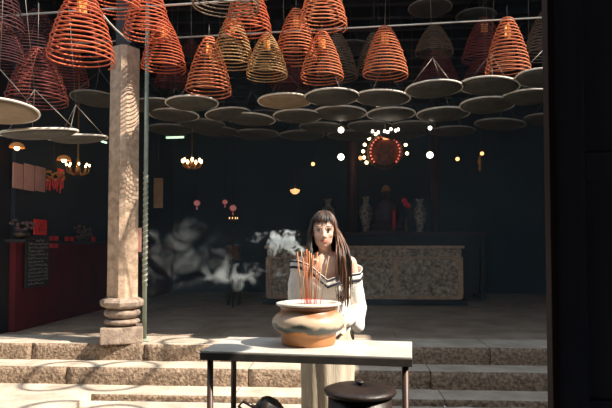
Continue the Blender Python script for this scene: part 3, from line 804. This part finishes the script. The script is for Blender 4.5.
st = thing('altar_figure', 'dim seated red-robed statue below the lit halo', 'statue', (fg.x, fg.y, TZ+HT))
bm = B(); ell(bm, (0, 0, .10), (.34, .17, .12)); ell(bm, (0, .02, .38), (.20, .14, .30)); ell(bm, (-.19, -.02, .36), (.08, .09, .20)); ell(bm, (.19, -.02, .36), (.08, .09, .20))
remesh('robe', bm, M['lacq'], .02, st, 3)
bm = B(); ell(bm, (0, -.02, .78), (.075, .085, .10)); caps(bm, (0, 0, .62), (0, -.01, .72), .045, .04); ell(bm, (0, -.10, .77), (.012, .015, .02), None, 8, 6)
remesh('head', bm, M['bronze'], .008, st, 1)
obj('headdress', lathe(B(), [(.085, .83), (.10, .86), (.07, .93), (.02, .97)], 16), M['gold'], st, True)
obj('pedestal', box2(B(), (-.4, -.2, -.0), (.4, .2, .06), .01), M['lacq'], st)
# carved red-gold surround
for x, lb in ((352, 'dark red carved post on the left of the lit halo'), (436, 'dark red carved post on the right of the lit halo')):
    p = P(x, 240, 12.6)
    t = thing('shrine_post', lb, 'post', (p.x, p.y, TZ), group='shrine posts')
    obj('shaft', lathe(B(), [(.10, 0), (.10, 4.2)], 18), M['lacq'], t, True); obj('plinth', lathe(B(), [(.16, 0), (.16, .2), (.12, .3)], 18), M['bronze'], t, True)
# red flowers
fl = P(406, 228, 11.9)
f = thing('flower_vase', 'slim vase of bright red flowers on the offering table', 'flowers', (fl.x, fl.y, TZ+HT))
obj('vase', lathe(B(), [(.03, 0), (.05, .08), (.045, .2), (.02, .28), (.03, .32)], 16), M['bronze'], f, True)
for dx, dz in ((-.03, .62), (.05, .52), (.00, .56)):
    obj('stem', tube(B(), [(0, 0, .28), (dx, 0, dz)], .005, 5), M['leaf'], f)
    bm = B()
    for k in range(7):
        a = k*2*PI/7; ell(bm, (dx+.028*math.cos(a), -.015, dz+.028*math.sin(a)), (.028, .02, .028), None, 8, 6)
    ell(bm, (dx, -.03, dz), (.026, .02, .026), None, 8, 6)
    obj('blossom', bm, M['petal'], f, True)
cd_ = P(394, 232, 11.8)
t = thing('red_candle', 'thin dark red candle standing between the flowers and the statue', 'candle', (cd_.x, cd_.y, TZ+HT))
obj('wax', lathe(B(), [(.028, .04), (.026, .42)], 14), M['petal'], t, True); obj('holder', lathe(B(), [(.06, 0), (.03, .03), (.045, .05)], 14), M['bronze'], t, True)

# ---------------------------------------------------------------- lamps
def ball_lamp(px, py, d, r, m, label, wire=True, grp=None):
    p = P(px, py, d); t = thing('pendant_lamp', label, 'lamp', p, group=grp)
    obj('bulb', ell(B(), (0, 0, 0), (r, r, r), None, 20, 12), M[m], t, True)
    obj('socket', lathe(B(), [(r*.4, r*.85), (r*.4, r*1.4), (r*.2, r*1.6)], 12), M['bronze'], t, True)
    if wire: obj('cord', tube(B(), [(0, 0, r*1.5), (0, 0, 4.77-p.z)], .006, 5), M['darkwood'], t)
ball_lamp(341, 130, 7.5, .037, 'bulb_white', 'upper round white lamp to the left of the halo')
ball_lamp(341, 157, 10.5, .056, 'bulb_white', 'lower round white lamp to the left of the halo')
ball_lamp(430, 155, 10.5, .056, 'bulb_white', 'round white lamp to the right of the halo')
ball_lamp(430, 128, 7.5, .024, 'bulb_white', 'small white lamp above the round lamp right of the halo')
ball_lamp(457.5, 159, 11, .036, 'bulb_dim', 'small orange lamp furthest right on its own')
ball_lamp(313, 164, 11, .034, 'bulb_dim', 'small dim yellow lamp left of the round white lamps')
ball_lamp(360.5, 158, 11.2, .040, 'glow_orange', 'dim orange lamp between the white lamp and the halo')
ball_lamp(482, 153.5, 11, .034, 'bulb_dim', 'small orange lamp above the gilt ornament on the right')
p = P(379, 105, 6.7); t = thing('square_lamp', 'small square yellow lamp among the ash trays', 'lamp', p); obj('lamp_glass', box(B(), (0, 0, 0), (.065, .035, .035), 0, .006), M['lamp_square'], t); obj('cord', tube(B(), [(0, 0, .02), (0, 0, 4.77-p.z)], .004, 5), M['darkwood'], t)
# bulb row above the halo
p = P(385, 131, 7.5); t = thing('bulb_garland', 'short row of small white bulbs just above the halo', 'light string', p)
obj('bar', tube(B(), [(-.18, 0, .02), (0, 0, .0), (.18, 0, .02)], .006, 6), M['bronze'], t)
for dx, dz in ((-.24, -.01), (-.13, -.03), (-.01, -.01), (.05, -.025), (.11, .03), (.20, .0), (.25, .02)):
    obj('bulb', ell(B(), (dx*.66, -.02, dz*.66), (.017, .017, .020), None, 10, 8), M['bulb_white'], t, True)
obj('cord', tube(B(), [(0, 0, .0), (0, 0, 4.77-p.z)], .006, 5), M['darkwood'], t)
# green fluorescent tube
p = P(175, 137.4, 9.5); t = thing('tube_light', 'short greenish fluorescent tube right of the column', 'lamp', p, (0, -.03, YAW))
obj('tube', tube(B(), [(-.14, 0, 0), (.14, 0, 0)], .016, 10), M['tube_green'], t, True); obj('housing', box(B(), (0, .02, .04), (.34, .05, .03), 0, .004), M['darkwood'], t); obj('drop_rod', tube(B(), [(0, .02, .05), (0, .02, 4.77-p.z)], .005, 5), M['darkwood'], t)
p = P(104, 142, 7.4); t = thing('tube_light', 'tiny greenish tube light beside the column\'s left edge', 'lamp', p, (0, .3, YAW))
obj('tube', tube(B(), [(-.035, 0, 0), (.035, 0, 0)], .012, 8), M['tube_green'], t, True); obj('housing', box(B(), (0, .02, .025), (.10, .03, .02), 0, .003), M['darkwood'], t); obj('drop_rod', tube(B(), [(0, .02, .03), (0, .02, 4.77-p.z)], .004, 5), M['darkwood'], t)
# chandelier
def chandelier(px, py, d, R, n, label, br=.03):
    p = P(px, py, d); t = thing('chandelier', label, 'chandelier', p)
    obj('stem', lathe(B(), [(.02, -.10), (.045, -.06), (.02, .0), (.03, .06), (.012, .12), (.012, 4.77-p.z)], 12), M['gold'], t, True)
    for k in range(n):
        a = 2*PI*k/n+.5; c, s = math.cos(a), math.sin(a)
        ar = obj('arm', tube(B(), [(0, 0, -.05), (R*.4*c, R*.4*s, -.12), (R*.9*c, R*.9*s, -.08), (R*c, R*s, -.02)], .010, 6), M['gold'], t, True)
        obj('candle_bulb', ell(B(), (R*c, R*s, .02), (br*.8, br*.8, br*1.25), None, 10, 8), M['bulb_warm'], ar, True)
chandelier(192, 162, 10.5, .165, 7, 'small gilt chandelier with glowing candle bulbs left of the woman')
chandelier(78, 166.5, 8.3, .15, 8, 'low chandelier of tiny bulbs behind the right dome lamp', .016)
# dome lamps
def dome(px, py, d, label):
    p = P(px, py, d); t = thing('dome_lamp', label, 'lamp', p, group='orange dome lamps')
    obj('lamp_shade', lathe(B(), [(.085, -.01), (.083, .01), (.065, .035), (.03, .052), (.01, .056)], 24, cap=False), M['shade'], t, True)
    obj('bulb', ell(B(), (0, 0, -.012), (.032, .032, .026), None, 14, 10), M['bulb_warm'], t, True)
    obj('cord', tube(B(), [(0, 0, .05), (0, 0, 4.77-p.z)], .005, 5), M['darkwood'], t)
dome(17, 147, 6.9, 'orange dome lamp furthest left, above the pink paper notices'); dome(64, 159.5, 7.5, 'orange dome lamp nearer the column, above the red ornament')
p = P(295, 191, 10.2); t = thing('dome_lamp', 'small glowing orange bowl lamp to the upper left of the woman', 'lamp', p, group=None)
obj('lamp_shade', lathe(B(), [(.03, -.05), (.07, -.02), (.085, .02), (.08, .02), (.06, -.01)], 20, cap=False), M['glow_orange'], t, True); obj('bulb', ell(B(), (0, 0, .01), (.045, .045, .03), None, 12, 8), M['bulb_dim'], t, True); obj('cord', tube(B(), [(0, 0, .03), (0, 0, 4.77-p.z)], .005, 5), M['darkwood'], t)
# red lanterns and other red things in the dark
def lantern(px, py, d, r, label):
    p = P(px, py, d); t = thing('red_lantern', label, 'lantern', p, group='red lanterns in the dark hall')
    obj('body', lathe(B(), [(r*.4, -r*.8), (r*.85, -r*.5), (r, 0), (r*.85, r*.5), (r*.4, r*.8)], 18), M['lantern_red'], t, True)
    obj('cap', lathe(B(), [(r*.42, r*.78), (r*.42, r*.95)], 12), M['gold'], t, True)
    obj('tassel', tube(B(), [(0, 0, -r*.8), (0, 0, -r*2)], [.006, .014], 6), M['lantern_red'], t)
    obj('cord', tube(B(), [(0, 0, r*.9), (0, 0, 4.77-p.z)], .005, 5), M['darkwood'], t)
lantern(197, 203, 10, .055, 'dim red lantern, leftmost of the three in the dark hall'); lantern(225, 202, 10, .045, 'small red lantern in the middle of the three'); lantern(233, 208, 10.2, .06, 'red lantern lowest and rightmost of the three')
p = P(233, 218, 10.1); t = thing('candle_rack', 'tiny rack of yellow flames under the red lanterns', 'candles', p)
obj('tray', box(B(), (0, 0, -.03), (.18, .06, .015), 0, .003), M['bronze'], t)
obj('stand', tube(B(), [(0, 0, -.03), (0, 0, TZ-p.z)], .012, 6), M['bronze'], t)
for dx in (-.06, -.01, .04, .075): obj('flame', ell(B(), (dx, 0, .0), (.008, .008, .016), None, 8, 6), M['bulb_dim'], t, True)
p = P(158.5, 193, 8.6)
t = thing('wall_plaque', 'upright ochre plaque hanging right of the green pole', 'plaque', p)
obj('board', box(B(), (0, 0, 0), (.135, .02, .43), YAW, .004), M['goldplaque'], t); obj('cord', tube(B(), [(0, 0, .21), (0, 0, 4.77-p.z)], .005, 5), M['darkwood'], t)
p = P(234, 275, 10.6); t = thing('offering_box', 'dim brown box on a stand left of the carved altar', 'box', (p.x, p.y, TZ))
obj('chest', box2(B(), (-.12, -.1, .78), (.12, .1, 1.05), .01), M['bronze'], t)
for lx in (-.1, .1):
    for ly in (-.08, .08): obj('leg', box2(B(), (lx-.015, ly-.015, 0), (lx+.015, ly+.015, .78)), M['darkwood'], t)
p = P(480, 163, 11); t = thing('gilt_ornament', 'small gilt hanging ornament under the far right orange lamp', 'ornament', p)
obj('pendant', lathe(B(), [(.01, -.16), (.035, -.1), (.02, -.04), (.045, .03), (.02, .08), (.03, .11), (.005, .14)], 14), M['gold'], t, True); obj('cord', tube(B(), [(0, 0, .13), (0, 0, 4.77-p.z)], .004, 5), M['darkwood'], t)

# ---------------------------------------------------------------- left wall papers, signs and tags
def wx(px, off=0):                                     # distance along the left wall seen at a picture column
    lo, hi = 6.5, 13.0
    for _ in range(40):
        m_ = (lo+hi)/2
        if P(px, 248, m_).x < LX+off: hi = m_
        else: lo = m_
    return lo
def wallthing(name, label, cat, px0, px1, py0, py1, m, off=.03, thick=.012, group=None, frame=None):
    d0, d1 = wx(px0, off), wx(px1, off); dm = (d0+d1)/2
    a = P(px0, 248, d0); b = P(px1, 248, d1); z1 = P(px0, py0, dm).z; z0 = P(px0, py1, dm).z
    bm = box2(B(), (LX+off, a.y, z0), (LX+off+thick, b.y, z1), .002)
    t = obj(name, bm, M[m]); tag(t, label, cat, group)
    return t, a.y, b.y, z0, z1
def glyphs(t, y0, y1, z0, z1, cols, rows, m, x, seed, name='lettering', dens=5, th=.006):
    rnd = random.Random(seed); cw = (y1-y0)/cols; rh = (z1-z0)/rows
    for r in range(rows):
        # each line of writing is one continuous brush line of characters
        if r in (0,) and rows > 1: cc = range(2, cols-2)
        else: cc = range(cols if rnd.random() < .7 else cols-2)
        bm = B(); zc = z0+(rows-1-r+.5)*rh; pts = []
        for c in cc:
            yc = y0+(c+.5)*cw; s = min(cw, rh)*.40
            for k in range(dens): pts.append((x, yc+rnd.uniform(-1, 1)*s, zc+rnd.uniform(-1, 1)*s))
            pts.append((x, yc+s*1.1, zc-s*.6))
        tube(bm, pts, th*.5, 4); obj(name, bm, M[m], t)
for (a, b, y0, y1, lb) in ((11, 21, 163.5, 188.5, 'faded pink paper notice, leftmost of three on the left wall'), (22.3, 32.5, 164.5, 190.5, 'faded pink paper notice, middle of three on the left wall'),
                   (33.8, 43.5, 167, 191.5, 'faded pink paper notice, rightmost of three on the left wall')):
    wallthing('paper_notice', lb, 'notice', a, b, y0, y1, 'paper', group='pink paper notices')
t, a, b, z0, z1 = wallthing('red_sign', 'bright red square sign above the black noticeboard', 'sign', 33, 45.5, 219.5, 235, 'redpaper', .06, .015)
glyphs(t, a+.05, b-.05, z0+.02, z1-.02, 1, 1, 'darkred', LX+.077, 4, 'character', 7, .014)
t, a, b, z0, z1 = wallthing('noticeboard', 'black noticeboard covered in rows of small grey writing', 'noticeboard', 25, 48, 236, 287, 'board', .06, .02)
glyphs(t, a+.03, b-.03, z0+.03, z1-.03, 9, 13, 'chalk', LX+.082, 9, 'lettering', 3, .0045)
tg = ((51, 'red tag, upper left of the four clustered beside the noticeboard', 238.5), (56, 'red tag, upper right of the four clustered beside the noticeboard', 238.5), (51, 'red tag, lower left of the four clustered beside the noticeboard', 245.5), (56, 'red tag, lower right of the four clustered beside the noticeboard', 245.5),
      (66.5, 'left red tag of the pair in the middle of the tag row', 239), (72, 'right red tag of the pair in the middle of the tag row', 239), (83, 'small red tag second from the column in the tag row', 239), (93, 'faint small red tag nearest the column', 239))
for x, lb, y in tg: wallthing('paper_tag', lb, 'tag', x-1.9, x+1.9, y-2.4, y+2.4, 'redtag', .022, .006, 'red paper tags on the left wall')
wallthing('paper_tag', 'brightest red tag, immediately left of the noticeboard', 'tag', 19.5, 23.5, 238.5, 244, 'redpaper', .022, .006, 'red paper tags on the left wall')
wallthing('red_square_paper', 'small red square paper below the right dome lamp', 'paper', 56, 62.5, 169, 176, 'redtag', .03)
# hanging ornament gold and red
d_ = wx(52)+.1; p = P(54, 178, 7.65)
t = thing('festive_ornament', 'gold and red tasselled ornament hanging beside the pink notices', 'ornament', p)
bm = B(); rnd = random.Random(3)
for k in range(22): 
    c_ = (rnd.uniform(-.10, .12), rnd.uniform(-.04, .04), rnd.uniform(-.03, .09)); ell(bm, c_, (.028, .02, .010), Euler((rnd.uniform(-1, 1), rnd.uniform(-1, 1), 0)), 8, 6)
obj('gilt_leaves', bm, M['gold'], t, True)
bm = B()
for k in range(12):
    x_ = -.10+.02*k; tube(bm, [(x_, 0, 0), (x_+rnd.uniform(-.01, .01), 0, -rnd.uniform(.10, .20))], [.004, .006], 5)
obj('tassels', bm, M['redtag'], t); obj('cord', tube(B(), [(0, 0, .06), (0, 0, 4.77-p.z)], .004, 5), M['darkwood'], t)
# dim pale flower bowls on a ledge by the left wall
for px, py, d, lb in ((84, 228, 8.75, 'dim pale flower arrangement on the ledge near the column'), (20, 229.5, 7.1, 'dim pinkish flower arrangement on the ledge left of the red sign')):
    p = P(px, py, d); t = thing('flower_bowl', lb, 'flowers', (LX+.13, p.y, 1.5)); obj('shelf', box2(B(), (-.13, -.12, -.03), (.12, .12, 0), .004), M['darkwood'], t)
    obj('bowl', lathe(B(), [(.04, 0), (.09, .04), (.10, .08), (.09, .08)], 18), M['bronze'], t, True)
    bm = B(); rnd = random.Random(int(px))
    for k in range(26): ell(bm, (rnd.uniform(-.09, .12), rnd.uniform(-.12, .12), .09+rnd.uniform(0, .14)), (.022, .022, .018), None, 8, 5)
    obj('blossoms', bm, M['duskpink'], t, True)
lg = box2(B(), (LX+.0, 7.0, 1.46), (LX+.035, 11.5, 1.50), .006); struct('trim_left_ledge', lg, M['darkwood'])

# ---------------------------------------------------------------- smoke and hall haze
def smoke(name, c, size, dens, scale, seed, label, thr=.45, rot=0):
    bm = B(); bmesh.ops.create_icosphere(bm, subdivisions=3, radius=1)
    m = bpy.data.materials.new(name); m.use_nodes = True; nt = m.node_tree; N = nt.nodes; L = nt.links; N.clear()
    out = N.new('ShaderNodeOutputMaterial'); v = N.new('ShaderNodeVolumePrincipled'); L.new(v.outputs[0], out.inputs['Volume'])
    v.inputs['Color'].default_value = (.80, .90, .93, 1); v.inputs['Anisotropy'].default_value = .1
    tc = N.new('ShaderNodeTexCoord'); ln = N.new('ShaderNodeVectorMath'); ln.operation = 'LENGTH'; L.new(tc.outputs['Object'], ln.inputs[0])
    geo = N.new('ShaderNodeNewGeometry'); ad = N.new('ShaderNodeVectorMath'); ad.operation = 'ADD'; ad.inputs[1].default_value = (seed, seed*.3, 0); L.new(geo.outputs['Position'], ad.inputs[0])
    n = N.new('ShaderNodeTexNoise'); n.inputs['Scale'].default_value = scale; n.inputs['Detail'].default_value = 4; n.inputs['Distortion'].default_value = 1.2; L.new(ad.outputs[0], n.inputs['Vector'])
    k = N.new('ShaderNodeMath'); k.operation = 'MULTIPLY_ADD'; k.inputs[1].default_value = -.34; L.new(ln.outputs['Value'], k.inputs[0]); L.new(n.outputs['Fac'], k.inputs[2])
    mu = N.new('ShaderNodeMapRange'); mu.inputs['From Min'].default_value = thr-.17; mu.inputs['From Max'].default_value = thr+.02; mu.clamp = True; L.new(k.outputs[0], mu.inputs[0])
    m2 = N.new('ShaderNodeMath'); m2.operation = 'MULTIPLY'; m2.inputs[1].default_value = dens; L.new(mu.outputs[0], m2.inputs[0]); L.new(m2.outputs[0], v.inputs['Density'])
    o = obj(name, bm, m); o.location = c; o.scale = size; o.rotation_euler = (0, rot, YAW); tag(o, label, 'smoke', kind='stuff'); return o
smoke('incense_smoke', P(284, 242, 4.3), (.30, .05, .12), 55, 13, 0, 'thick curling grey smoke beside the woman\'s head', .50)
smoke('incense_smoke', P(232, 274, 4.7), (.46, .07, .17), 7, 8, 5, 'thin smoke wisp drifting left of the bowl', .50, -.05)
smoke('incense_smoke', P(180, 258, 5.4), (.55, .12, .40), 1.2, 5.5, 9, 'faint smoke haze drifting near the green pole', .48, .1)
bm = box2(B(), (LX+.1, 6.42, .45), (4.5, 12.5, 4.55))
m = bpy.data.materials.new('incense_haze'); m.use_nodes = True; N = m.node_tree.nodes; N.clear()
out = N.new('ShaderNodeOutputMaterial'); v = N.new('ShaderNodeVolumeScatter'); m.node_tree.links.new(v.outputs[0], out.inputs['Volume'])
v.inputs['Color'].default_value = (.42, .72, 1, 1); v.inputs['Density'].default_value = .026; v.inputs['Anisotropy'].default_value = .2
o = obj('incense_haze', bm, m); tag(o, 'thin bluish incense haze filling the dark hall', 'haze', kind='stuff')
